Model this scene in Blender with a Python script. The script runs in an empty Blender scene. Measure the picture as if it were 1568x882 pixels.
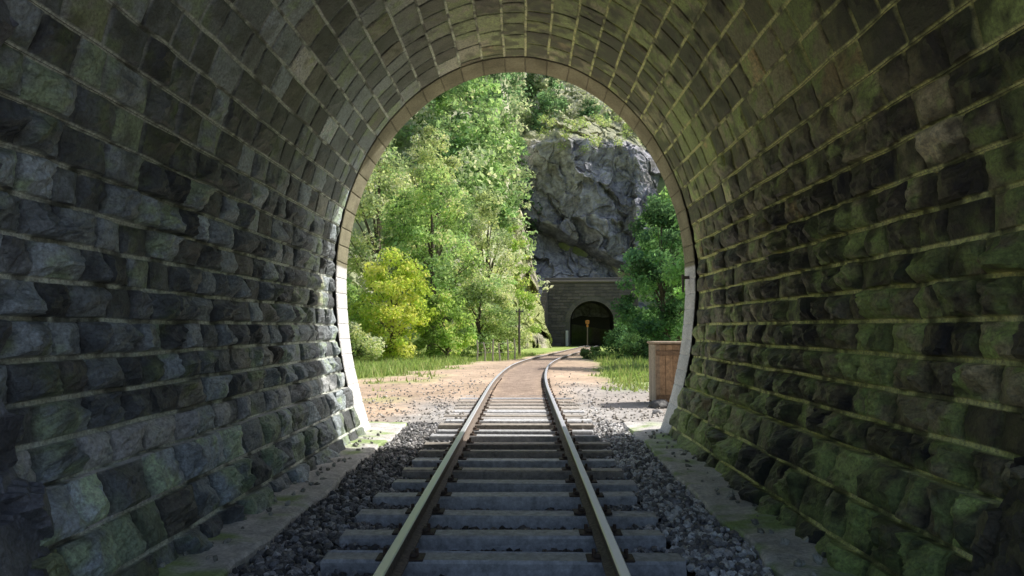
import bpy, math, numpy as np, bmesh
from mathutils import Vector
rng = np.random.default_rng(7)
scene = bpy.context.scene
D = bpy.data

# ------------------------------------------------------------ noise
def _h(ix, iy, iz, seed):
    n = (ix.astype(np.int64)*374761393 + iy.astype(np.int64)*668265263 + iz.astype(np.int64)*2147483647 + seed*974634777) & 0xffffffff
    n = ((n ^ (n >> 13)) * 1274126177) & 0xffffffff
    n = ((n ^ (n >> 16)) * 2246822519) & 0xffffffff
    n = n ^ (n >> 15)
    return (n & 0xffffff) / float(0xffffff)
def vnoise(P, seed=0):
    F = np.floor(P); f = P-F; f = f*f*(3-2*f)
    x, y, z = F[..., 0], F[..., 1], F[..., 2]
    r = 0
    for dx in (0, 1):
        for dy in (0, 1):
            for dz in (0, 1):
                w = (f[..., 0] if dx else 1-f[..., 0])*(f[..., 1] if dy else 1-f[..., 1])*(f[..., 2] if dz else 1-f[..., 2])
                r = r + w*_h(x+dx, y+dy, z+dz, seed)
    return r
def fbm(P, scale=1.0, octv=4, seed=0, ridged=False):
    P = np.asarray(P, float)*scale
    a, t, r = 1.0, 0.0, 0.0
    for i in range(octv):
        n = vnoise(P, seed+i*17)
        if ridged: n = 1-abs(2*n-1)
        r = r + a*n; t += a; a *= .5; P = P*2.03+5.3
    return r/t
def sstep(a, b, x):
    t = np.clip((x-a)/(b-a), 0, 1); return t*t*(3-2*t)
def lerp(a, b, t):
    return a+(b-a)*t
def fract_planes(u, v, n, slope, amp, seed):
    r = np.random.default_rng(seed)
    sx = r.uniform(u.min(), u.max(), n); sy = r.uniform(v.min(), v.max(), n)
    o = r.normal(0, amp, n); a = r.normal(0, slope, n); b = r.normal(0, slope, n)
    U, W = u.ravel(), v.ravel(); out = np.zeros(len(U)); tone = np.zeros(len(U))
    for i in range(0, len(U), 8000):
        d = (U[i:i+8000, None]-sx)**2+(W[i:i+8000, None]-sy)**2*.6
        k = d.argmin(1); out[i:i+8000] = o[k]+a[k]*(U[i:i+8000]-sx[k])+b[k]*(W[i:i+8000]-sy[k]); tone[i:i+8000] = (k*0.6180339) % 1
    return out.reshape(u.shape), tone.reshape(u.shape)

# ------------------------------------------------------------ mesh helpers
def mk(name, V, F, mats, col=None, matidx=None, smooth=False, parent=None):
    V = np.asarray(V, np.float32).reshape(-1, 3)
    if isinstance(F, np.ndarray):
        k = F.shape[1]; nf = len(F)
        loops = F.astype(np.int32).ravel(); starts = np.arange(nf, dtype=np.int32)*k
    else:
        nf = len(F); loops = np.array([i for f in F for i in f], np.int32)
        ln = np.array([len(f) for f in F]); starts = np.concatenate([[0], np.cumsum(ln)[:-1]]).astype(np.int32)
    me = D.meshes.new(name)
    me.vertices.add(len(V)); me.vertices.foreach_set("co", V.ravel())
    me.loops.add(len(loops)); me.loops.foreach_set("vertex_index", loops)
    me.polygons.add(nf); me.polygons.foreach_set("loop_start", starts)
    if matidx is not None: me.polygons.foreach_set("material_index", np.asarray(matidx, np.int32))
    me.polygons.foreach_set("use_smooth", np.full(nf, smooth))
    me.update(calc_edges=True); me.validate()
    if col is not None:
        a = me.color_attributes.new("Col", 'FLOAT_COLOR', 'POINT')
        c = np.ones((len(V), 4), np.float32); c[:, :3] = col
        a.data.foreach_set("color", c.ravel())
    for m in mats: me.materials.append(m)
    ob = D.objects.new(name, me); scene.collection.objects.link(ob)
    if parent: ob.parent = parent
    return ob

class Acc:
    def __init__(s): s.V = []; s.F = []; s.M = []; s.C = []; s.n = 0
    def add(s, V, F, m=0, c=(1, 1, 1)):
        V = np.asarray(V, float).reshape(-1, 3)
        for f in F: s.F.append([i+s.n for i in f]); s.M.append(m)
        s.V.append(V); s.n += len(V)
        c = np.asarray(c, float)
        s.C.append(np.broadcast_to(c, (len(V), 3)))
    def box(s, c, d, m=0, col=(1, 1, 1), rz=0, bev=0.0, jit=0.0):
        x, y, z = [q/2 for q in d]; b = min(bev, x*.9, y*.9, z*.9)
        if b <= 0:
            V = np.array([[i*x, j*y, k*z] for k in (-1, 1) for j in (-1, 1) for i in (-1, 1)], float)
            F = [(0, 2, 3, 1), (4, 5, 7, 6), (0, 1, 5, 4), (2, 6, 7, 3), (0, 4, 6, 2), (1, 3, 7, 5)]
        else:
            rings = [(-z, b), (-z+b, 0), (z-b, 0), (z, b)]; V = []
            for zz, q in rings:
                X, Y = x-q, y-q
                bb = b*.6
                V += [(-X+bb, -Y, zz), (X-bb, -Y, zz), (X, -Y+bb, zz), (X, Y-bb, zz), (X-bb, Y, zz), (-X+bb, Y, zz), (-X, Y-bb, zz), (-X, -Y+bb, zz)]
            V = np.array(V); F = [tuple(range(7, -1, -1)), tuple(range(24, 32))]
            for r in range(3):
                for i in range(8):
                    j = (i+1) % 8; F.append((r*8+i, r*8+j, r*8+8+j, r*8+8+i))
        if jit: V = V+rng.normal(0, jit, V.shape)
        ca, sa = math.cos(rz), math.sin(rz)
        R = np.array([[ca, -sa, 0], [sa, ca, 0], [0, 0, 1]])
        s.add(V@R.T+np.array(c), F, m, col)
    def tube(s, pts, rad, n=7, m=0, col=(1, 1, 1), cap=True):
        pts = [np.array(p, float) for p in pts]; V = []; F = []
        for i, p in enumerate(pts):
            d = pts[min(i+1, len(pts)-1)]-pts[max(i-1, 0)]; d /= np.linalg.norm(d)+1e-9
            u = np.cross(d, [0.13, 1, 0.07]); u /= np.linalg.norm(u)+1e-9; w = np.cross(d, u)
            for k in range(n):
                a = 2*math.pi*k/n; V.append(p+rad[i]*(math.cos(a)*u+math.sin(a)*w))
        for i in range(len(pts)-1):
            for k in range(n):
                j = (k+1) % n; F.append((i*n+k, i*n+j, i*n+n+j, i*n+n+k))
        if cap: F.append(tuple(range(n-1, -1, -1))); F.append(tuple(range((len(pts)-1)*n, len(pts)*n)))
        s.add(V, F, m, col)
    def make(s, name, mats, smooth=False, parent=None):
        return mk(name, np.vstack(s.V), s.F, mats, col=np.vstack(s.C), matidx=s.M, smooth=smooth, parent=parent)

# ------------------------------------------------------------ materials
def mat(name, rough=.8, spec=.3, nscale=20, namp=.5, bump=.5, bscale=60, bdist=.01, metal=0.0, det=5):
    m = D.materials.new(name); m.use_nodes = True; nt = m.node_tree; N = nt.nodes; L = nt.links
    b = N['Principled BSDF']; b.inputs['Roughness'].default_value = rough; b.inputs['Metallic'].default_value = metal
    b.inputs['Specular IOR Level'].default_value = spec
    tc = N.new('ShaderNodeTexCoord')
    n1 = N.new('ShaderNodeTexNoise'); n1.inputs['Scale'].default_value = nscale; n1.inputs['Detail'].default_value = det; n1.inputs['Roughness'].default_value = .75
    L.new(tc.outputs['Object'], n1.inputs['Vector'])
    mr = N.new('ShaderNodeMapRange'); mr.inputs['From Min'].default_value = .3; mr.inputs['From Max'].default_value = .7
    mr.inputs['To Min'].default_value = 1-namp; mr.inputs['To Max'].default_value = 1+namp
    L.new(n1.outputs['Fac'], mr.inputs['Value'])
    vm = N.new('ShaderNodeVectorMath'); vm.operation = 'SCALE'
    at = N.new('ShaderNodeAttribute'); at.attribute_name = 'Col'; L.new(at.outputs['Color'], vm.inputs[0])
    L.new(mr.outputs[0], vm.inputs['Scale']); L.new(vm.outputs[0], b.inputs['Base Color'])
    if bump > 0:
        n3 = N.new('ShaderNodeTexNoise'); n3.inputs['Scale'].default_value = bscale; n3.inputs['Detail'].default_value = det; n3.inputs['Roughness'].default_value = .65
        L.new(tc.outputs['Object'], n3.inputs['Vector'])
        bp = N.new('ShaderNodeBump'); bp.inputs['Strength'].default_value = bump; bp.inputs['Distance'].default_value = bdist
        L.new(n3.outputs['Fac'], bp.inputs['Height']); L.new(bp.outputs[0], b.inputs['Normal'])
    return m
def leafmat(name, tr=.45):
    m = D.materials.new(name); m.use_nodes = True; nt = m.node_tree; N = nt.nodes; L = nt.links; N.clear()
    o = N.new('ShaderNodeOutputMaterial'); at = N.new('ShaderNodeAttribute'); at.attribute_name = 'Col'
    d = N.new('ShaderNodeBsdfDiffuse'); t = N.new('ShaderNodeBsdfTranslucent'); mx = N.new('ShaderNodeMixShader'); mx.inputs[0].default_value = tr
    g = N.new('ShaderNodeVectorMath'); g.operation = 'MULTIPLY'; g.inputs[1].default_value = (1.15, 1.15, .85)
    L.new(at.outputs['Color'], d.inputs[0]); L.new(at.outputs['Color'], g.inputs[0]); L.new(g.outputs[0], t.inputs[0])
    L.new(d.outputs[0], mx.inputs[1]); L.new(t.outputs[0], mx.inputs[2]); L.new(mx.outputs[0], o.inputs[0])
    return m

M_stone = mat('rough_stone', rough=.45, spec=.85, nscale=34, namp=.6, bump=1.0, bscale=55, bdist=.018)
M_conc = mat('concrete', rough=.9, spec=.2, nscale=30, namp=.35, bump=.7, bscale=50, bdist=.012)
M_ball = mat('ballast_stone', rough=.6, spec=.6, nscale=40, namp=.4, bump=.5, bscale=80, bdist=.006, det=2)
M_ground = mat('ground_soil', rough=.95, spec=.1, nscale=3, namp=.3, bump=.8, bscale=9, bdist=.06)
M_rock = mat('cliff_rock', rough=.9, spec=.2, nscale=1.3, namp=.5, bump=1, bscale=1.8, bdist=.45)
M_wood = mat('weathered_wood', rough=.6, spec=.5, nscale=14, namp=.45, bump=.6, bscale=40, bdist=.008)
M_rust = mat('rusty_steel', rough=.7, nscale=30, namp=.4, bump=.3, bscale=60, bdist=.003, det=2)
M_rail = mat('polished_rail', rough=.38, spec=.8, metal=.55, nscale=8, namp=.12, bump=.0, det=2)
M_bark = mat('bark', rough=.9, nscale=8, namp=.4, bump=.8, bscale=12, bdist=.05, det=2)
M_leaf = leafmat('leaves', .48)
M_grass = leafmat('grass_blades', .3)
M_paint = mat('painted_metal', rough=.5, nscale=10, namp=.15, bump=.0, det=2)

# ------------------------------------------------------------ tunnel profile
HW, ZS, HA, ZB = 2.85, 2.3, 3.56, -0.35
pts = []
for z in np.linspace(ZB, ZS, 60)[:-1]:
    t = (ZS-z)/2.53; pts.append((-(HW-.46*t*t), z))
for a in np.linspace(math.pi, 0, 240): pts.append((HW*math.cos(a), ZS+HA*math.sin(a)))
for z in np.linspace(ZS, ZB, 60)[1:]:
    t = (ZS-z)/2.53; pts.append((HW-.46*t*t, z))
PR = np.array(pts); seg = np.linalg.norm(np.diff(PR, axis=0), axis=1); SL = np.concatenate([[0], np.cumsum(seg)]); S = SL[-1]
S_led = np.interp(.58, PR[:59, 1], SL[:59]); S_spr = SL[59]
def prof(s):
    s = np.clip(s, 0, S)
    x = np.interp(s, SL, PR[:, 0]); z = np.interp(s, SL, PR[:, 1])
    e = .05
    dx = np.interp(s+e, SL, PR[:, 0])-np.interp(s-e, SL, PR[:, 0]); dz = np.interp(s+e, SL, PR[:, 1])-np.interp(s-e, SL, PR[:, 1])
    l = np.sqrt(dx*dx+dz*dz); return x, z, dz/l, -dx/l

def blocks(y0, y1, mode):
    n = 3
    left = list(np.linspace(0, S_led, n+1))
    k = int(round((S_spr-S_led)/.255)); left += list(np.linspace(S_led, S_spr, k+1)[1:])
    arc0 = S_spr; arc1 = S/2
    s = arc0; w = .26
    arcs = []
    while s < arc1-.2:
        s += w; w = min(.36, w+.010); arcs.append(s)
    arcs = np.array(arcs); arcs = arc0+(arcs-arc0)*((arc1-.17-arc0)/(arcs[-1]-arc0)); left += list(arcs)
    bounds = left+[S-q for q in left[::-1]]
    nplinth = 3; B = []
    nr = len(bounds)-1
    for r in range(nr):
        a, b = bounds[r], bounds[r+1]
        mid = (a+b)/2; rr = min(r, nr-1-r)
        arch = sstep(S_spr-.1, S_spr+1.8, min(mid, S-mid))
        if mode == 'ring':
            B.append((a, b, y0, y1, .012, 0., .5*rng.random()+.25, r, rr, arch)); continue
        y = y0-rng.random()*.2
        while y < y1:
            L = (.28+.25*rng.random()**1.3) + .12*arch*rng.random()
            if rr < nplinth: L *= 1.12
            ye = min(y+L, y1)
            if y1-ye < .15: ye = y1
            R = lerp(.135, .03, arch)*(.55+.65*rng.random())
            R *= lerp(1, .55, sstep(8.5, 11.5, y))
            if rng.random() < .08: R *= .4
            B.append((a, b, y, ye, R, .07 if rr < nplinth else 0., rng.random(), r, rr, arch)); y = ye
    B = np.array(B); nb = len(B)
    s0, s1, ya, yb, R, off, tone, row, rr, arc = B.T
    ni = 9 if mode != 'ring' else 5
    ms, my = (.013, .017) if mode != 'ring' else (.006, .006); e = .010
    def nodes(L, m):
        L = L[:, None]; inner = np.linspace(0, 1, ni+2)[1:-1][None]
        c = m+e+inner*(L-2*m-2*e)
        o = np.ones_like(L)
        return np.concatenate([0*o, m*o, (m+e)*o, c, L-m-e, L-m, L], 1)
    ns, ny = nodes(s1-s0, ms), nodes(yb-ya, my); K = ns.shape[1]
    edge = np.ones(K); edge[[0, 1, -1, -2]] = 0; edge[[2, -3]] = .78
    ls = (ns/(s1-s0)[:, None]*2-1)[:, :, None]; ly = (ny/(yb-ya)[:, None]*2-1)[:, None, :]
    hp = np.full((nb, K, K), 9.)
    for k in range(6):
        c = .78+.6*rng.random(nb); aa = rng.normal(0, .52, nb); bb = rng.normal(0, .52, nb)
        hp = np.minimum(hp, c[:, None, None]+aa[:, None, None]*ls+bb[:, None, None]*ly)
    Sg = np.broadcast_to(s0[:, None, None]+ns[:, :, None], (nb, K, K)).copy()
    Yg = np.broadcast_to(ya[:, None, None]+ny[:, None, :], (nb, K, K)).copy()
    Q = np.stack([Sg, Yg, np.zeros_like(Sg)], -1)
    nz = fbm(Q, 9, 3, 3)-.5; nz2 = fbm(Q, 30, 2, 9)-.5
    E = np.minimum(edge[None, :, None], edge[None, None, :])
    h = np.clip(hp, .28, 1.2)*R[:, None, None] + (nz*.5+nz2*.45)*R[:, None, None]
    h = np.maximum(h, .014)*E
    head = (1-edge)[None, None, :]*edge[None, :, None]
    if mode != 'ring': h -= head*(lerp(.040, .006, arc)[:, None, None])
    h += (fbm(Q, 3, 2, 31)-.5)*.015
    if mode != 'ring': h -= lerp(.060, .012, arc)[:, None, None]*np.ones_like(h)
    Sg += (vnoise(Q*2.7, 51)-.5)*.014; Yg += (vnoise(Q*3.7, 53)-.5)*.03*((Yg > y0+.05) & (Yg < y1-.05))
    O = np.broadcast_to(off[:, None, None], (nb, K, K)).copy()
    nrw = nr-1
    O[(row == nplinth-1), -1, :] = 0; O[(row == nrw-(nplinth-1)), 0, :] = 0
    x, z, nx, nzv = prof(Sg)
    X = x+nx*(h+O); Z = z+nzv*(h+O)
    V = np.stack([X, Yg, Z], -1)
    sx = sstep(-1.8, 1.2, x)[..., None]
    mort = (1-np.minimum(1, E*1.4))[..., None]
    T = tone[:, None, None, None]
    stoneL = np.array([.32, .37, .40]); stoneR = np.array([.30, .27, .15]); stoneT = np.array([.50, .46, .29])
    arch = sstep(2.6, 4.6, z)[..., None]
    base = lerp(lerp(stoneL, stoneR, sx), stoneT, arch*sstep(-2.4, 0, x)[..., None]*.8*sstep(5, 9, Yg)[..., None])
    base = base*(.22+1.3*T**1.3)
    hi = (rng.random(nb) < .06)[:, None, None, None]
    base = np.where(hi, base*1.6+.08, base)
    brow = (rng.random(nb) < .08)[:, None, None, None]
    base = np.where(brow, base*np.array([1.15, .98, .78]), base)
    n3 = fbm(V, 1.0, 4, 71)[..., None]; n4 = fbm(V, 4, 4, 73)[..., None]; n5 = fbm(V, 11, 3, 77)[..., None]
    low = sstep(1.6, 0, z)[..., None]; near = sstep(8, 4, Yg)[..., None]
    btone = (T-.5)*.10
    moss = sstep(.50, .60, n3*.4+n4*.3+n5*.3+btone+.065*sx+.035*low+.04*near*low-.03+.04*arch*sx)
    base = lerp(base, np.array([.27, .38, .10])*(.35+.9*T)*(.35+1.3*n5), moss*lerp(.5, .8, sx))
    soot = sstep(.46, .60, fbm(V, .8, 4, 91)[..., None]*.45+fbm(V, 7, 3, 95)[..., None]*.55-btone+.03*near*sstep(2.0, 3.5, z)[..., None]+.025*sx)
    base = base*(1-.84*soot*(.6+.4*sx))
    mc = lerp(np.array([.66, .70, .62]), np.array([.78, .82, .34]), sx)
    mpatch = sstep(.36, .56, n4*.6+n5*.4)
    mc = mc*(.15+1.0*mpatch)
    head_shade = head[..., None]*lerp(1, .35, arc)[:, None, None, None]
    mc = mc*(1-.80*head_shade)  # head joints painted darker to stand for shadow in the gaps
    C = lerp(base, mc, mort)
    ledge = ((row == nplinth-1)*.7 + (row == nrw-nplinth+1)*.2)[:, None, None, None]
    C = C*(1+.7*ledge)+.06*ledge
    lit_row = ((row == nplinth) & (rng.random(nb) < .7))[:, None, None, None]*sstep(.32, .55, n4)
    C = lerp(C, np.array([.66, .67, .67]), lit_row*.75*(1-mort))  # brightly lit course above the left ledge, painted as paler block colour
    C = np.clip(C, .016, .85)
    if mode == 'ring':
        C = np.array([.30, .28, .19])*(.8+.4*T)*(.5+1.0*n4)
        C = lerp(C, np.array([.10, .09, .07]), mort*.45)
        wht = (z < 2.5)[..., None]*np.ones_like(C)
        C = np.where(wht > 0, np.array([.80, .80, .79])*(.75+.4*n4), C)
    idx = np.arange(nb*K*K).reshape(nb, K, K)
    F = np.stack([idx[:, :-1, :-1], idx[:, :-1, 1:], idx[:, 1:, 1:], idx[:, 1:, :-1]], -1).reshape(-1, 4)
    return V.reshape(-1, 3), F, C.reshape(-1, 3)

YB = 2.0  # tunnel mouth added just ahead of the camera to let light inside
tunnel = D.objects.new('railway_tunnel', None); scene.collection.objects.link(tunnel)
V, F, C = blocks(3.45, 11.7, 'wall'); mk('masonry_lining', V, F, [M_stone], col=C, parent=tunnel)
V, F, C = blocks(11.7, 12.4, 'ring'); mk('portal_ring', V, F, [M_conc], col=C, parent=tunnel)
ss = np.linspace(0, S, 520); yy = np.concatenate([[1.006, 1.0, .995], np.linspace(.985, 0, 60)])
Sg, Yg = np.meshgrid(ss, yy, indexing='ij'); x, z, nx, nzv = prof(Sg)
yend = 3.98-.16*sstep(-2, 2, x)+.12*sstep(1.2, 0, z); Yg = YB+(yend-YB)*Yg
Q = np.stack([Sg, Yg, 0*Sg], -1); d1, t1 = fract_planes(Sg, Yg, 500, .25, .018, 5)
hh = .055+d1+(fbm(Q, 5, 5, 5)-.5)*.09+.08*sstep(S_led+.3, S_led-.1, np.minimum(Sg, S-Sg)); hh[:, 0] = -.12; hh[:, 1] -= .02
V = np.stack([x+nx*hh, Yg, z+nzv*hh], -1); i = np.arange(V.shape[0]*V.shape[1]).reshape(V.shape[:2])
F = np.stack([i[:-1, :-1], i[:-1, 1:], i[1:, 1:], i[1:, :-1]], -1).reshape(-1, 4)
n = fbm(V, 3, 5, 8)[..., None]; C = lerp(np.array([.12, .13, .15]), np.array([.06, .055, .035]), sstep(-1, 1, x)[..., None])*(.2+1.4*n)*(.5+t1[..., None])
mk('entrance_ring', V, F, [M_stone], col=C.reshape(-1, 3), parent=tunnel)
def facade(y, sgn, nm):
    inner = PR[::4]; inner = np.vstack([inner, PR[-1]]); W, Hh = 8.0, 8.6; outer = []
    for (px, pz) in inner:
        dx, dz = px, pz-1.2; dz = dz if dz > -.8 or abs(dx) < 1e-6 else dz
        t = min(W/abs(dx) if abs(dx) > 1e-6 else 1e9, (Hh-1.2)/dz if dz > 1e-6 else 1e9)
        ox, oz = dx*t, 1.2+dz*t
        outer.append((ox, max(oz, -.6)))
    A = Acc(); n_ = len(inner)
    V = [(p[0], y, p[1]) for p in inner]+[(p[0], y, p[1]) for p in outer]+[(p[0], y-sgn*.6, p[1]) for p in outer]
    F = [(k, k+1, n_+k+1, n_+k) for k in range(n_-1)]+[(n_+k, n_+k+1, 2*n_+k+1, 2*n_+k) for k in range(n_-1)]
    A.add(V, F, 0, (.22, .21, .19))
    if sgn > 0: A.box((0, y-.2, Hh+.15), (16.4, 1.0, .3), 0, (.25, .24, .2), bev=.04)
    A.make(nm, [M_conc], parent=tunnel)
facade(12.41, 1, 'portal_facade'); facade(YB, -1, 'added_entrance_facade')  # second one is unseen, frames the mouth added for fill light
A = Acc()
A.add([(-8, YB+.02, -.6), (-8, 12.39, -.6), (-8, 12.39, 8.6), (-8, YB+.02, 8.6), (8, YB+.02, -.6), (8, 12.39, -.6), (8, 12.39, 8.6), (8, YB+.02, 8.6)],
      [(0, 1, 2, 3), (3, 2, 6, 7), (7, 6, 5, 4)], 0, (.06, .09, .03)); A.make('earth_cover', [M_ground], parent=tunnel)
A = Acc(); A.box((2.80, 12.1, 2.32), (.10, .05, .05), 0, (.1, .08, .07), bev=.008); A.box((2.74, 12.1, 2.27), (.03, .07, .2), 0, (.12, .10, .09), bev=.008)
A.tube([(2.74, 12.1, 2.2), (2.74, 12.1, 2.08)], [.018, .018], 8, 0, (.1, .09, .08)); A.make('iron_bracket', [M_rust])

# ------------------------------------------------------------ track path
def tx(y):
    y = np.asarray(y, float); a = np.clip(y-18, 0, 28); return .0028*a*a+.138*np.clip(y-46, 0, 200)
def tz(y): return -.0115*np.clip(np.asarray(y, float)-30, 0, 65)
def tdx(y): return (tx(y+.1)-tx(y-.1))/.2
prof_r = [(-.07, -.155), (.07, -.155), (.07, -.142), (.014, -.125), (.010, -.05), (.035, -.035), (.036, -.008), (.028, 0), (-.028, 0), (-.036, -.008), (-.035, -.035), (-.010, -.05), (-.014, -.125), (-.07, -.142)]
track = D.objects.new('railway_track', None); scene.collection.objects.link(track)
ys = np.concatenate([np.linspace(-20, 18, 24), np.linspace(19, 104, 86)])
for side, nm in ((-1, 'rail_left'), (1, 'rail_right')):
    V = []; F = []; Mi = []
    for y in ys:
        cx = float(tx(y))+side*.752; zz = float(tz(y))
        for (px, pz) in prof_r: V.append((cx+px, y, zz+pz))
    n_ = len(prof_r)
    for k in range(len(ys)-1):
        for q in range(n_):
            p = (q+1) % n_; F.append((k*n_+q, k*n_+p, (k+1)*n_+p, (k+1)*n_+q)); Mi.append(1 if q in (6, 7, 8) else 0)
    Cc = np.tile([[.22, .18, .15]], (len(V), 1))
    mk(nm, V, F, [M_rust, M_rail], col=Cc, matidx=Mi, parent=track)
for l in list(M_rail.node_tree.links):
    if l.to_socket.name == 'Base Color': M_rail.node_tree.links.remove(l)
M_rail.node_tree.nodes['Principled BSDF'].inputs['Base Color'].default_value = (.86, .86, .93, 1)
A = Acc(); P = Acc()
SP = .67; yS = np.arange(-20.1+.05, 24, SP)
for y in yS:
    sh = rng.normal(0, .03); L = 2.6+rng.normal(0, .04); g = .40+.26*rng.random()
    cc = np.array([g, g*1.01, g*1.04]) if rng.random() < .8 else np.array([g*.85, g*.76, g*.66])
    A.box((float(tx(y))+sh, y+rng.normal(0, .015), -.225+float(tz(y))+rng.normal(0, .005)), (L, .215, .14), 0, cc, rz=-math.atan(float(tdx(y)))+rng.normal(0, .01), bev=.014, jit=.005)
    for sd in (-1, 1):
        cx = float(tx(y))+sd*.752
        P.box((cx, y, -.149), (.34, .16, .016), 0, (.10, .075, .06), bev=.004)
        for q in (-1, 1):
            P.box((cx+q*.095, y, -.128), (.05, .09, .03), 0, (.10, .075, .06), bev=.008)
            P.tube([(cx+q*.115, y, -.14), (cx+q*.115, y, -.085)], [.016, .014], 6, 0, (.12, .08, .06))
A.make('sleepers', [M_wood], parent=track); P.make('rail_fastenings', [M_rust], parent=track)

# ------------------------------------------------------------ ballast stones
bm = bmesh.new(); bmesh.ops.create_icosphere(bm, subdivisions=1, radius=1); iv = np.array([v.co[:] for v in bm.verts]); itf = np.array([[v.index for v in f.verts] for f in bm.faces]); bm.free()
def stones(name, n, xr, yr, zf, size, colr, keep=None, parent=None):
    X = rng.uniform(*xr, n); Y = rng.uniform(*yr, n)
    if keep is not None:
        k = keep(X, Y); X, Y = X[k], Y[k]
    n = len(X); sz = size*(.55+.8*rng.random(n)**1.5)
    Z = zf(X, Y)+rng.normal(0, .010, n)
    sc = np.stack([sz*rng.uniform(.7, 1.3, n), sz*rng.uniform(.7, 1.2, n), sz*rng.uniform(.5, .9, n)], -1)
    V = iv[None]*sc[:, None, :]*rng.uniform(.72, 1.25, (n, 12, 1))
    ax = rng.normal(size=(n, 3)); ax /= np.linalg.norm(ax, axis=1)[:, None]; an = rng.uniform(0, 6.28, n)
    c, s = np.cos(an)[:, None, None], np.sin(an)[:, None, None]; k = ax[:, None, :]
    V = V*c+np.cross(np.broadcast_to(k, V.shape), V)*s+k*(np.sum(k*V, -1, keepdims=True))*(1-c)
    V += np.stack([X, Y, Z], -1)[:, None]
    F = (itf[None]+np.arange(n)[:, None, None]*12).reshape(-1, 3)
    C = colr(X, Y, n)
    return mk(name, V.reshape(-1, 3), F, [M_ball], col=np.repeat(C, 12, 0), parent=parent)
def keepb(X, Y):
    r = (Y-yS[0]) % SP; r = np.minimum(r, SP-r)
    xx = X-tx(Y)
    ons = (r < .13) & (np.abs(xx) < 1.33) & (rng.random(len(X)) > .006)
    rail = np.abs(np.abs(xx)-.752) < .10
    thin = rng.random(len(X)) < np.clip(1.2-(Y-12.5)/7.5, 0, 1)
    return ~ons & ~rail & thin
def colb(X, Y, n):
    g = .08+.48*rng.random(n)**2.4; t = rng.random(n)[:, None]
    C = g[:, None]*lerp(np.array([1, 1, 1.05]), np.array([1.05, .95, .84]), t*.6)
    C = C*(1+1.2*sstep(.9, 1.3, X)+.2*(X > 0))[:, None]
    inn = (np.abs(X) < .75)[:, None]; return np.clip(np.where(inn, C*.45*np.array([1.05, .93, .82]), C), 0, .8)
def zb(X, Y): return -.255+.05*np.exp(-((np.abs(X)-1.6)/.3)**2)+.03*(vnoise(np.stack([X*2, Y*2, X*0], -1), 3)-.5)-.03*(np.abs(X) < .7)
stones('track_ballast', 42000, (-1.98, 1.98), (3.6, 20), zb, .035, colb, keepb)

for sd in (-1, 1):
    xs = np.array([0, .0, .02, .1, .2, .3, .45, .8])+1.90; zs = np.array([-.45, -.195, -.172, -.168, -.168, -.168, -.16, -.16])
    yk = np.linspace(YB, 13.2, 330); Xg, Yk = np.meshgrid(xs, yk, indexing='ij'); Zg = np.broadcast_to(zs[:, None], Xg.shape).copy()
    Q = np.stack([Xg*sd, Yk, 0*Xg], -1); Xg = Xg+(fbm(Q, 1.5, 3, 4)-.5)*.14; Zg += (fbm(Q, 5, 3, 14)-.5)*.045
    V = np.stack([Xg*sd, Yk, Zg], -1); i = np.arange(V[..., 0].size).reshape(Xg.shape)
    F = np.stack([i[:-1, :-1], i[:-1, 1:], i[1:, 1:], i[1:, :-1]], -1).reshape(-1, 4)
    n = fbm(V, 2.2, 4, 18)[..., None]; C = lerp(np.array([.68, .66, .63])*(.5+.9*fbm(V, 9, 3, 2)[..., None]), np.array([.28, .42, .10]), sstep(.52, .66, n+.05*sstep(6.5, 5, Yk)[..., None])*.8)
    mk('concrete_kerb', V, F, [M_conc], col=C.reshape(-1, 3))
stones('rubble', 900, (-2.4, 2.4), (4.2, 12), lambda X, Y: np.full(len(X), -.155), .032, lambda X, Y, n: (.15+.35*rng.random(n))[:, None]*np.array([1, 1, .88]), lambda X, Y: np.abs(X) > 2.05)

# ------------------------------------------------------------ terrain
xs = np.unique(np.concatenate([np.linspace(-160, -26, 24), np.linspace(-26, 26, 131), np.linspace(26, 160, 24)]))
yg = np.unique(np.concatenate([np.linspace(-60, 11, 24), np.linspace(11, 50, 98), np.linspace(50, 160, 140), np.linspace(160, 420, 22)]))
def terr(X, Y):
    P2 = np.stack([X, Y, 0*X], -1)
    foot = lerp(60+4*(fbm(P2, .1, 2, 3)-.5), 112, sstep(-3.5, 3.5, X+2.5*(fbm(P2, .25, 3, 6)-.5)))
    foot = foot-14*sstep(-8, -30, X)
    foot = lerp(foot, 75, sstep(20, 34, X))
    d = np.clip(Y-foot, 0, None)
    H = 120*(1-np.exp(-d*.84/100))
    H += sstep(0, 15, d)*(fbm(P2, .09, 4, 8)-.5)*9 + sstep(0, 5, d)*(fbm(P2, .5, 3, 9)-.5)*2.2
    H += 24*sstep(107, 117, Y)*sstep(0, 4, X)*(1-sstep(19, 30, X))
    H += 2.2*sstep(-9, -22, X)*sstep(20, 40, Y)
    r_ = np.abs(X-tx(Y))
    base = np.where(Y < 13.3, -.30, -.175)+ .04*sstep(16.5, 19.5, Y)*sstep(2.6, 1.5, r_)
    base = base + (fbm(P2, .6, 3, 12)-.5)*.12*sstep(13, 18, Y)*sstep(1.6, 3.0, r_)+(fbm(P2, 1.5, 2, 19)-.5)*.03*sstep(17, 19, Y)
    return base+tz(Y)+H
Xg, Yg = np.meshgrid(xs, yg, indexing='ij'); Zg = terr(Xg, Yg)
V = np.stack([Xg, Yg, Zg], -1); i = np.arange(Xg.size).reshape(Xg.shape)
F = np.stack([i[:-1, :-1], i[1:, :-1], i[1:, 1:], i[:-1, 1:]], -1).reshape(-1, 4)
P2 = np.stack([Xg, Yg, 0*Xg], -1); n1 = fbm(P2, .8, 4, 21)
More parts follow.
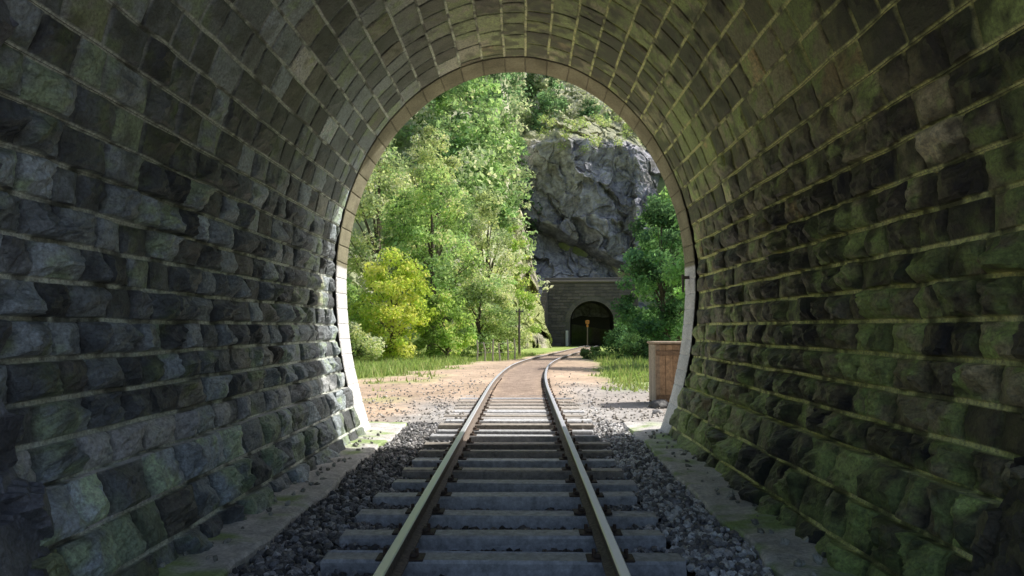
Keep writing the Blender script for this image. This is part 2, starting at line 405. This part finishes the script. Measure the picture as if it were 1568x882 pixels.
def grassmask(X, Y):
    P = np.stack([X, Y, 0*X], -1); n = fbm(P, .7, 4, 21)-.5
    gl = sstep(0, .8, (-5.0+(Y-22)*.2)-X+n*3)*sstep(22, 26, Y+n*5)
    gr = sstep(0, .6, X-(2.0+(Y-19)*.09)+n*1.6)*sstep(18.0, 20.5, Y+n*3)
    far = sstep(-.3, .5, np.abs(X-tx(Y))-1.9+n*1.5)*sstep(36, 46, Y)
    pat = .5*sstep(.14, .24, n)*sstep(14, 18, Y)*sstep(2.2, 3.2, np.abs(X-tx(Y)))
    return np.clip(gl+gr+far+pat, 0, 1)
gm = grassmask(Xg, Yg)[..., None]
dirt = np.array([.58, .44, .32])*(.6+.7*n1[..., None])*(.75+.5*fbm(P2, .3, 3, 77)[..., None]); grass = np.array([.33, .42, .13])*(.6+.8*n1[..., None])
C = lerp(dirt, grass, gm)
grav = np.array([.46, .44, .42])*(.7+.6*n1[..., None]); gk = (sstep(3.4, 2.2, np.abs(Xg-.3)+2*(n1-.5))*sstep(19, 15, Yg))[..., None]
grav2 = sstep(0.8, 1.6, Xg-tx(Yg))*sstep(24, 19, Yg); gk = np.maximum(gk, grav2[..., None]*.8)
C = lerp(C, grav, gk)
inr = sstep(.9, .6, np.abs(Xg-tx(Yg)))*sstep(16, 18, Yg); C = lerp(C, np.array([.34, .26, .21]), inr[..., None]*.8)
far = sstep(56, 64, Yg)[..., None]*sstep(.5, 2.5, Zg)[..., None]
soil = lerp(np.array([.28, .34, .16]), np.array([.58, .58, .42]), sstep(.48, .62, fbm(P2, .25, 4, 41))[..., None])
C = lerp(C, soil, far)
C = np.where((Yg[..., None] < 12.8) & (Yg[..., None] > 3), np.array([.07, .065, .06]), C)  # ground outside the near mouth kept pale to bounce light into the tunnel
mk('ground', V, F, [M_ground], col=C.reshape(-1, 3), smooth=True)
stones('loose_gravel', 9000, (-6.5, 4.5), (12.6, 32), lambda X, Y: terr(X, Y)+.005, .028, lambda X, Y, n: (.25+.35*rng.random(n))[:, None]*np.array([1, .93, .84]), lambda X, Y: (np.abs(X-tx(Y)) > 1.0) & (rng.random(len(X)) < np.clip(1.3-(Y-12)/12-np.abs(X)*.09, .05, 1)))

# ------------------------------------------------------------ cliff
def cliff(x0, x1, z0, z1, yf, nx_, nz_, seed, colA, big=110, small=700, k=1.0):
    u = np.linspace(x0, x1, nx_); w = np.linspace(z0, z1, nz_); U, Wz = np.meshgrid(u, w, indexing='ij')
    Y = yf(U, Wz); Q = np.stack([U, Y*.3, Wz], -1)
    Ur, Wr = U*.9+Wz*.35+(fbm(Q, .4, 3, seed)-.5)*2.5, Wz*.8-U*.35+(fbm(Q, .4, 3, seed+1)-.5)*2.5
    d1, t1 = fract_planes(Ur, Wr, big, .34*k, .65*k, seed); d2, t2 = fract_planes(Ur, Wr, small, .34*k, .18*k, seed+1)
    Qr = np.stack([Ur, Y*.3, Wr], -1)
    d = d1+d2+(fbm(Qr, .14, 3, seed, True)-.5)*2.6+(fbm(Qr, 1.1, 4, seed+5, True)-.5)*.8
    Y = Y-d
    V = np.stack([U+(fbm(Q, .5, 3, seed+3)-.5)*1.0, Y, Wz+(fbm(Q, .6, 3, seed+4)-.5)*.8], -1); i = np.arange(U.size).reshape(U.shape)
    F = np.stack([i[:-1, :-1], i[1:, :-1], i[1:, 1:], i[:-1, 1:]], -1).reshape(-1, 4)
    n = fbm(Q, .5, 5, seed+7)[..., None]; n2 = fbm(Qr, 1.6, 3, seed+8)[..., None]
    C = colA*(.45+1.1*n)*(.5+1.0*n2)*(.7+.35*t1+.25*t2)[..., None]; C = lerp(C, np.array([.42, .39, .31]), sstep(.56, .70, fbm(Q, .22, 3, seed+11))[..., None]*.3)
    return V, F, C.reshape(-1, 3)
def yf(U, W):
    t = np.clip(U, 0, 30)
    zl = 18-.5*t
    y = 107+.10*(W-8)+ .02*(U-8)**2
    under = sstep(zl+.4, zl-.5, W)
    y = y+under*5.5-under*(np.clip(zl-W, 0, 12)*.8)
    edge = ((np.clip(.5-U, 0, 9))**1.5)*.8+((np.clip(U-18, 0, 9))**1.5)*.6
    top = np.clip(W-(29.5-.2*abs(U-10)), 0, 9)*1.7
    return y+edge+top
V, F, C = cliff(-4, 26, 3, 36, yf, 280, 280, 61, np.array([.38, .375, .41]), k=.85)
zl = 18-.5*np.clip(V[..., 0], 0, 30); scree = sstep(0, -1.5, V[..., 2]-zl).reshape(-1, 1)
C = lerp(C, np.array([.40, .40, .44])*(.6+.8*fbm(V, 1.5, 3, 7).reshape(-1, 1)), scree*.7)
gtop = (sstep(28.5, 31, V[..., 2]+4*(fbm(V, .5, 3, 33)-.5))).reshape(-1, 1); C = lerp(C, np.array([.50, .51, .28]), gtop*.75)
mk('rock_cliff', V, F, [M_rock], col=C)
def yf2(U, W): return 84+ (U-2)*2.2 + .35*W
V, F, C = cliff(-3.2, 3.4, -1.5, 16.5, yf2, 110, 170, 81, np.array([.52, .48, .37]), 40, 260)
V[..., 0] -= .22*np.clip(V[..., 2], 0, 40)
gsp = sstep(.44, .56, fbm(V, .5, 4, 5)+.08*sstep(9, 2, V[..., 2])).reshape(-1, 1); C = lerp(C, np.array([.40, .45, .16]), gsp*.85)
mk('rock_outcrop', V, F, [M_rock], col=C)
def yf3(U, W): return 128+.5*(W-30)+((U-4)**2)*.12
V, F, C = cliff(-1, 10, 30, 44, yf3, 70, 80, 101, np.array([.48, .47, .44]), 40, 200); mk('rock_outcrop', V, F, [M_rock], col=C)
def yf4(U, W): return 118+.9*(W-28)+((U-15)**2)*.05
V, F, C = cliff(8, 24, 28, 48, yf4, 90, 100, 131, np.array([.64, .62, .50]), 40, 200); g4 = sstep(.46, .60, fbm(V, .35, 4, 9)).reshape(-1, 1)
C = lerp(C, np.array([.55, .60, .33]), g4*.8); mk('rock_outcrop', V, F, [M_rock], col=C)

# ------------------------------------------------------------ second tunnel portal
PX, PY = float(tx(95)), 95.0; PZ = float(tz(95))-.1
port = D.objects.new('distant_tunnel_portal', None); scene.collection.objects.link(port); port.location = (PX, PY, PZ); port.rotation_euler = (0, 0, -.08)
ow, osp, oh = 2.8, 3.1, 5.8
op = [(-ow, 0)]+[(ow*math.cos(a), osp+(oh-osp)*math.sin(a)) for a in np.linspace(math.pi, 0, 21)]+[(ow, 0)]
Wp, Hp = 5.9, 8.2
outer = []
for (a, b) in op:
    dx, dz = a, b-1.5; t = min(Wp/abs(dx) if abs(dx) > 1e-6 else 1e9, (Hp-1.5)/dz if dz > 1e-6 else 1e9)
    outer.append((dx*t, max(1.5+dz*t, 0)))
outer[0] = (-Wp, 0); outer[-1] = (Wp, 0); outer[1] = (-Wp, 4.0); outer[-2] = (Wp, 4.0)
A = Acc(); n_ = len(op)
V = [(a, 0, b) for a, b in op]+[(a, 0, b) for a, b in outer]+[(a, 14, b) for a, b in op]
F = [(k, k+1, n_+k+1, n_+k) for k in range(n_-1)]+[(k, 2*n_+k, 2*n_+k+1, k+1) for k in range(n_-1)]
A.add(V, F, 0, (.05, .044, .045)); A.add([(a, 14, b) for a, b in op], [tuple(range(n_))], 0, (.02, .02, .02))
A.make('facade_wall', [M_stone], parent=port)
A = Acc()
for k in range(1, n_-2):
    a0, b0 = op[k]; a1, b1 = op[k+1]; c0 = np.array([a0, b0]); c1 = np.array([a1, b1]); ce = np.array([0, osp])
    o0 = c0+(c0-ce)/np.linalg.norm(c0-ce)*.6; o1 = c1+(c1-ce)/np.linalg.norm(c1-ce)*.6; g = .02
    q = [lerp(c0, c1, g), lerp(c0, c1, 1-g), lerp(o0, o1, 1-g), lerp(o0, o1, g)]
    A.add([(p[0], -.08, p[1]) for p in q]+[(p[0], .05, p[1]) for p in q], [(0, 1, 2, 3), (0, 4, 5, 1), (1, 5, 6, 2), (2, 6, 7, 3), (3, 7, 4, 0)], 0, np.array([.085, .072, .072])*(.7+.5*rng.random()))
z = 0.0
while z < Hp-.4:
    x = -Wp+rng.random()*.3
    while x < Wp:
        L = .5+.5*rng.random(); xe = min(x+L, Wp); cx = (x+xe)/2; cz = z+.2
        if not (abs(cx) < ow+.7 and cz < osp) and not ((cx/(ow+.75))**2+((cz-osp)/(oh-osp+.75))**2 < 1):
            A.box((cx, -.02, cz), (xe-x-.03, .10+.05*rng.random(), .37), 0, np.array([.085, .068, .072])*(.5+.8*rng.random()), bev=.02)
        x = xe
    z += .4
A.box((0, -.05, Hp+.12), (2*Wp+.5, .7, .28), 0, (.17, .14, .14), bev=.04); A.box((0, .05, Hp+.42), (2*Wp+.2, .5, .32), 0, (.09, .075, .08), bev=.03)
A.box((-3.2, -.25, 1.0), (.35, .35, 2.0), 0, (.6, .6, .6), bev=.03)
A.make('portal_stonework', [M_stone], parent=port)
A = Acc()
for k in range(12):
    hgt = 7.4-.55*k
    A.box((-Wp-.1-.06*k, -.3-.62*k, hgt/2-.3), (.7, .6, hgt+.6), 0, np.array([.12, .10, .105])*(.6+.7*rng.random()), rz=.05, bev=.03)
A.make('wing_wall', [M_stone], parent=port)

# ------------------------------------------------------------ vegetation
LB = 2.35
def leaves(cent, clumpR, nper, size, col, up=.35, flat=.8):
    cent = np.asarray(cent); n = len(cent)*nper
    cr = np.repeat(np.broadcast_to(clumpR, (len(cent),)), nper)
    d = rng.normal(size=(n, 3)); d /= np.linalg.norm(d, axis=1)[:, None]
    r = cr*(.25+.75*rng.random(n)**.6)
    Pp = np.repeat(cent, nper, 0)+d*r[:, None]*np.array([1.1, 1.1, flat])
    nrm = rng.normal(size=(n, 3))*.8+d*.6+np.array([0, 0, up]); nrm /= np.linalg.norm(nrm, axis=1)[:, None]
    t = np.cross(nrm, rng.normal(size=(n, 3))); t /= np.linalg.norm(t, axis=1)[:, None]; b = np.cross(nrm, t)
    s = (size*(.6+.8*rng.random(n)))[:, None]
    V = np.stack([Pp-t*s*.6, Pp-b*s*.34+nrm*s*.1, Pp+t*s*.6, Pp+b*s*.34+nrm*s*.1], 1)
    C = np.repeat(col, nper, 0)*LB*(.6+.8*rng.random((n, 1)))
    yel = rng.random((n, 1))**3*.5; C = lerp(C, C*np.array([1.25, 1.12, .85]), yel)
    return V.reshape(-1, 3), np.repeat(np.clip(C, 0, .75), 4, 0)
def crown(c, R, ncl, shape=1.0):
    d = rng.normal(size=(ncl, 3)); d /= np.linalg.norm(d, axis=1)[:, None]
    r = .35+.62*rng.random(ncl)**.5
    P_ = d*r[:, None]
    P_[:, 0] *= 1+.25*(rng.random(ncl)-.5)
    taper = 1-.35*np.clip(P_[:, 2], -1, 1)*shape
    P_[:, :2] *= taper[:, None]
    return np.array(c)+P_*np.array(R)
def tree(name, x, y, H, W, col, size=.2, ncl=90, nper=90, base=.25, lean=0):
    z0 = float(terr(np.array([x]), np.array([y]))[0])-.1
    cz = H*(base+1)/2; R = (W/2, W/2, H*(1-base)/2)
    cent = crown((0, 0, cz), R, ncl)
    colc = np.array(col)[None]*(.45+1.1*rng.random((ncl, 1)))*lerp(1, np.array([1.15, 1.08, .85]), rng.random((ncl, 1)))
    LV, LC = leaves(cent, W*.115*(.7+.6*rng.random(ncl)), nper, size, colc)
    A = Acc(); br = (.11, .09, .07)
    tr = .018*H+.03
    tp = [(lean*t*t+.15*math.sin(3*t+x), .1*math.sin(4*t+y), H*.88*t) for t in np.linspace(0, 1, 8)]
    A.tube(tp, [tr*(1.25 if k == 0 else 1)*(1-.88*k/7) for k in range(8)], 8, 0, br)
    for q in rng.choice(ncl, min(26, ncl), replace=False):
        e = cent[q]; t = np.clip((e[2]/H)*.75-.08, .12, .8); k = t*7; a = np.array(tp[int(k)]); b = np.array(tp[min(int(k)+1, 7)]); s = lerp(a, b, k-int(k))
        mid = lerp(s, e, .5)+np.array([0, 0, .06*H*rng.random()]); r0 = tr*(1-.85*t)*.5
        A.tube([s, lerp(s, mid, .6), mid, e], [r0, r0*.75, r0*.5, r0*.15], 5, 0, br)
    TV = np.vstack(A.V); nt = len(TV); nl = len(LV)//4
    LF = (np.arange(nl*4).reshape(-1, 4)+nt)
    F = A.F+LF.tolist(); M = [0]*len(A.F)+[1]*nl
    ob = mk(name, np.vstack([TV, LV]), F, [M_bark, M_leaf], col=np.vstack([np.vstack(A.C), LC]), matidx=M)
    ob.location = (x, y, z0); return ob
G1 = (.15, .225, .105); G2 = (.25, .34, .08); G3 = (.11, .17, .085); G4 = (.21, .265, .165); GD = (.055, .105, .06)
tree('deciduous_tree', -5.9, 48, 12.8, 6.6, G1, .2, 105, 100, .22)
tree('deciduous_tree', -10.6, 55, 16.5, 7, G4, .22, 105, 95, .15)
tree('deciduous_tree', -2.7, 60, 13.6, 5.6, G4, .2, 90, 95, .15)
tree('deciduous_tree', -14.5, 47, 12, 7, G3, .22, 80, 80, .1)
tree('deciduous_tree', -7.6, 62, 18.5, 6.5, G4, .24, 100, 95, .1)
tree('deciduous_tree', -20, 52, 14, 8, G3, .28, 70, 70, .1)
tree('leafy_bush', -7.0, 40.5, 6.2, 4.6, G2, .17, 90, 105, .02)
tree('leafy_bush', -2.6, 48.5, 5.6, 4.8, (.19, .26, .14), .17, 90, 95, .0)
tree('leafy_bush', -4.4, 43, 4.2, 3.6, (.16, .24, .09), .16, 70, 90, .0)
tree('leafy_bush', -10.5, 42, 4.5, 4.6, G1, .18, 80, 85, .0)
tree('leafy_bush', -1.4, 56, 4.6, 4.0, G4, .17, 70, 90, .0)
tree('leafy_bush', -5.2, 52, 6.5, 4.6, G1, .18, 70, 90, .0)
tree('leafy_bush', -8.6, 37.5, 2.2, 3.6, G4, .15, 50, 80, .0)
tree('deciduous_tree', 8.7, 45, 10.2, 5.2, GD, .2, 115, 110, .05)
tree('deciduous_tree', 11.4, 54, 13, 6.5, (.10, .17, .085), .22, 100, 95, .05)
tree('deciduous_tree', 9.3, 33, 9.8, 5.0, (.095, .17, .08), .18, 105, 110, .05)
tree('deciduous_tree', 14, 42, 11, 7, GD, .26, 70, 80, .05)
tree('leafy_bush', 7.0, 49, 2.4, 3.2, GD, .14, 50, 90, .0)
tree('leafy_bush', 6.2, 41, 1.5, 2.8, (.07, .12, .06), .12, 45, 80, .0)
tree('leafy_bush', 4.2, 43, .8, 1.7, (.07, .11, .05), .1, 35, 70, .0)
tree('leafy_bush', 9.4, 62, 4.2, 3.4, GD, .16, 50, 90, .0)

cs = []; rs = []; cl = []
def addcrown(x, y, R, hgt, col, ncl=16):
    z0 = float(terr(np.array([x]), np.array([y]))[0])
    c = crown((x, y, z0+hgt*.5), (R, R, hgt*.55), ncl); cs.append(c); rs.append(np.full(ncl, R*.38)*(.7+.6*rng.random(ncl)))
    cl.append(np.array(col)[None]*(.4+1.2*rng.random((ncl, 1)))*np.ones((ncl, 3)))
for k in range(400):
    y = rng.uniform(64, 165); x = rng.uniform(-58, -2.0+.06*(y-64))
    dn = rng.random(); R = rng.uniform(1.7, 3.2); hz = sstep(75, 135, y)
    col = lerp(np.array(G3 if dn < .4 else G1 if dn < .8 else G4), np.array([.29, .34, .25]), float(hz)*.85)  # aerial haze painted in: crowns fade to pale green with distance
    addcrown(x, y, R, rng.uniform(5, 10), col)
for k in range(220):
    x = rng.uniform(-3, 40); y = rng.uniform(119, 175)
    if rng.random() < .15: continue
    addcrown(x, y, rng.uniform(1.3, 2.8), rng.uniform(3, 7), lerp(np.array(G4), np.array([.38, .42, .30]), rng.random()), 12)  # pale leaf mix paints haze onto the far slope
for k in range(60):
    x = rng.uniform(18, 50); y = rng.uniform(66, 118); addcrown(x, y, rng.uniform(1.8, 3), rng.uniform(5, 9), GD if rng.random() < .5 else G1)
for (x, y, R, h) in [(-2.5, 103, 3.4, 11), (0.2, 112, 3.2, 10), (-4.5, 98, 3, 9), (2.6, 119, 2.6, 6), (-2.5, 90, 2.6, 7), (-8, 96, 3.2, 11), (-5, 84, 3, 10), (-5, 78, 3, 9), (-1.5, 99, 2.6, 7), (3.5, 122, 3.0, 9), (5.5, 124, 2.6, 8), (12, 122, 2.4, 6), (1, 130, 3, 10), (3, 138, 3.4, 11), (5, 146, 3.4, 11), (0, 143, 3.4, 11), (7, 137, 3, 9)]: addcrown(x, y, R, h, (.085, .14, .08) if y > 96 else G1, 30)
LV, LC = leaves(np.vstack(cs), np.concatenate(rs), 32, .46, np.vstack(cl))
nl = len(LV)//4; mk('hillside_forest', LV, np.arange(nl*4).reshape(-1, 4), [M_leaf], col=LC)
cs = []; rs = []; cl = []
for k in range(75):
    t = rng.random(); z = 1+15*t; x = 2.0-.22*z+rng.normal(0, .7)-.9; y = 81-rng.random()*2+.3*z
    cs.append(np.array([[x, y, z]])); rs.append([.3+.6*rng.random()]); cl.append(np.array([[.20, .28, .09]])*(.6+.7*rng.random()))
for k in range(34):
    x = rng.uniform(3, 17); cs.append(np.array([[x, 105+rng.random()*4, 27.5+rng.random()*5]])); rs.append([.4+.7*rng.random()]); cl.append(np.array([[.20, .26, .11]])*(.6+.7*rng.random()))
LV, LC = leaves(np.vstack(cs), np.concatenate(rs), 80, .22, np.vstack(cl)); nl = len(LV)//4
mk('cliff_shrubs', LV, np.arange(nl*4).reshape(-1, 4), [M_leaf], col=LC)

n = 120000; X = rng.uniform(-16, 12, n); Y = rng.uniform(14, 56, n); g = grassmask(X, Y); k = (g > .35+.5*rng.random(n)) & (np.abs(X-tx(Y)) > 1.2); X, Y = X[k], Y[k]; n = len(X)
Z = terr(X, Y)-.02; cn = vnoise(np.stack([X, Y, 0*X], -1), 4); hb = (.05+.13*rng.random(n)**2)*(1+1.6*(cn > .66)); a = rng.uniform(0, 6.28, n); w = .018+.02*rng.random(n)
dx, dy = np.cos(a)*w, np.sin(a)*w; lx, ly = rng.normal(0, .3, n)*hb, rng.normal(0, .3, n)*hb
V = np.stack([np.stack([X-dx, Y-dy, Z], -1), np.stack([X+dx, Y+dy, Z], -1), np.stack([X+lx, Y+ly, Z+hb], -1)], 1)
C = lerp(np.array([.34, .48, .15]), np.array([.52, .52, .25]), rng.random((n, 1))**2)*(.6+.6*rng.random((n, 1)))
mk('grass', V.reshape(-1, 3), np.arange(3*n).reshape(-1, 3), [M_grass], col=np.repeat(C, 3, 0))

# ------------------------------------------------------------ fence, posts, sign, box
A = Acc(); wc = (.40, .35, .29); fy = [(-2.3, 39.0), (-1.9, 39.4), (-1.5, 39.9), (-1.1, 40.4), (-.7, 41.0), (-.35, 41.7)]
fp = []
for (x, y) in fy:
    z0 = float(terr(np.array([x]), np.array([y]))[0]); h = 1.15+rng.normal(0, .08); A.tube([(x, y, z0-.2), (x+rng.normal(0, .03), y, z0+h*.6), (x+rng.normal(0, .05), y, z0+h)], [.05, .045, .04], 7, 0, wc); fp.append((x, y, z0))
for h in (.45, .95):
    for a, b in zip(fp[:-1], fp[1:]): A.tube([(a[0], a[1]-.05, a[2]+h), (b[0], b[1]-.05, b[2]+h+.02)], [.006, .006], 5, 0, (.2, .18, .16))
A.make('wooden_fence', [M_wood])
z0 = float(terr(np.array([-.1]), np.array([47.]))[0])
A = Acc(); A.tube([(-.1, 47, z0-.3), (-.12, 47, z0+1.6), (-.1, 47, z0+3.1)], [.085, .075, .065], 9, 0, (.12, .10, .085)); A.box((-.1, 46.95, z0+2.9), (.5, .07, .08), 0, (.12, .1, .08), bev=.01)
for q in (-.2, .2): A.tube([(-.1+q, 46.95, z0+2.94), (-.1+q, 46.95, z0+3.08)], [.035, .025], 7, 0, (.3, .3, .28))
A.make('wooden_pole', [M_wood])
sx_, sy_ = 7.75, 88.0; z0 = float(tz(88))-.2
A = Acc(); A.tube([(sx_, sy_, z0), (sx_, sy_, z0+3.3)], [.07, .06], 8, 0, (.12, .10, .09))
A.box((sx_, sy_-.09, z0+3.05), (.46, .05, .40), 0, (.50, .20, .04), bev=.03); A.box((sx_, sy_-.12, z0+3.05), (.36, .02, .08), 0, (.08, .06, .05)); A.box((sx_, sy_-.09, z0+2.6), (.24, .05, .3), 0, (.45, .18, .04), bev=.02); A.box((sx_, sy_, z0+.1), (.4, .4, .3), 0, (.35, .34, .32), bev=.03)
A.make('railway_sign', [M_paint])
A = Acc(); bx, by, bz = 3.62, 16.6, -.2; br = (.36, .23, .13)
for k in range(7): A.box((bx-.54+.16*k+.06, by-.42, bz+.70), (.152, .03, 1.26), 0, np.array(br)*(.8+.4*rng.random()), bev=.006, jit=.002)
for k in range(5): A.box((bx-.6, by-.32+.16*k, bz+.70), (.03, .152, 1.26), 0, np.array([.36, .30, .24])*(.8+.4*rng.random()), bev=.006, jit=.002)
for k in range(5): A.box((bx+.6, by-.32+.16*k, bz+.70), (.03, .152, 1.26), 0, np.array(br)*(.8+.4*rng.random()), bev=.006)
A.box((bx, by+.42, bz+.70), (1.2, .03, 1.26), 0, br, bev=.006)
for a in (-1, 1):
    for b in (-1, 1): A.box((bx+a*.57, by+b*.40, bz+.66), (.09, .09, 1.36), 0, (.30, .22, .15), bev=.008)
A.box((bx, by-.45, bz+.2), (1.2, .03, .1), 0, (.22, .14, .08), bev=.006); A.box((bx, by-.45, bz+1.15), (1.2, .03, .1), 0, (.22, .14, .08), bev=.006)
A.box((bx, by, bz+1.37), (1.3, .94, .05), 0, (.33, .25, .17), bev=.012)
A.make('wooden_storage_box', [M_wood])
for (x, y, s, cc) in [(2.98, 15.7, .17, .10), (3.3, 15.5, .13, .15), (2.75, 14.6, .09, .3)]:
    bm = bmesh.new(); bmesh.ops.create_icosphere(bm, subdivisions=3, radius=s); vv = np.array([v.co[:] for v in bm.verts]); ff = [[v.index for v in f.verts] for f in bm.faces]; bm.free()
    vv = vv*(.7+.6*fbm(vv+x*7, 6, 3, 2)[:, None])*np.array([1.2, 1, .8])+np.array([x, y, -.2+s*.4]); mk('boulder', vv, ff, [M_ball], col=np.full((len(vv), 3), cc))

# ------------------------------------------------------------ light, world, camera
sd = Vector((.62, .30, .72)).normalized()
el = math.asin(sd.z); az = math.atan2(sd.x, sd.y)
w = D.worlds.new("World"); scene.world = w; w.use_nodes = True; nt = w.node_tree; bg = nt.nodes['Background']; sk = nt.nodes.new('ShaderNodeTexSky'); sk.sky_type = 'NISHITA'
sk.sun_disc = False; sk.sun_elevation = el; sk.sun_rotation = az; sk.dust_density = 3.0; nt.links.new(sk.outputs[0], bg.inputs[0]); bg.inputs[1].default_value = .15
sl = D.lights.new('sun', 'SUN'); sl.energy = 5; sl.angle = math.radians(.5); sl.color = (1, .96, .89); so = D.objects.new('sun', sl); scene.collection.objects.link(so)
so.rotation_euler = (-sd).to_track_quat('-Z', 'Y').to_euler()
scene.view_settings.view_transform = 'Standard'; scene.view_settings.look = 'None'; scene.view_settings.exposure = 0
cam = D.cameras.new('camera'); cam.lens = 26; cam.sensor_width = 36; cam.clip_end = 1500; cam.clip_start = .05
co = D.objects.new('camera', cam); scene.collection.objects.link(co); co.location = (.13, 0, 1.5)
co.rotation_euler = (math.radians(90+3.08), 0, math.radians(.86)); scene.camera = co
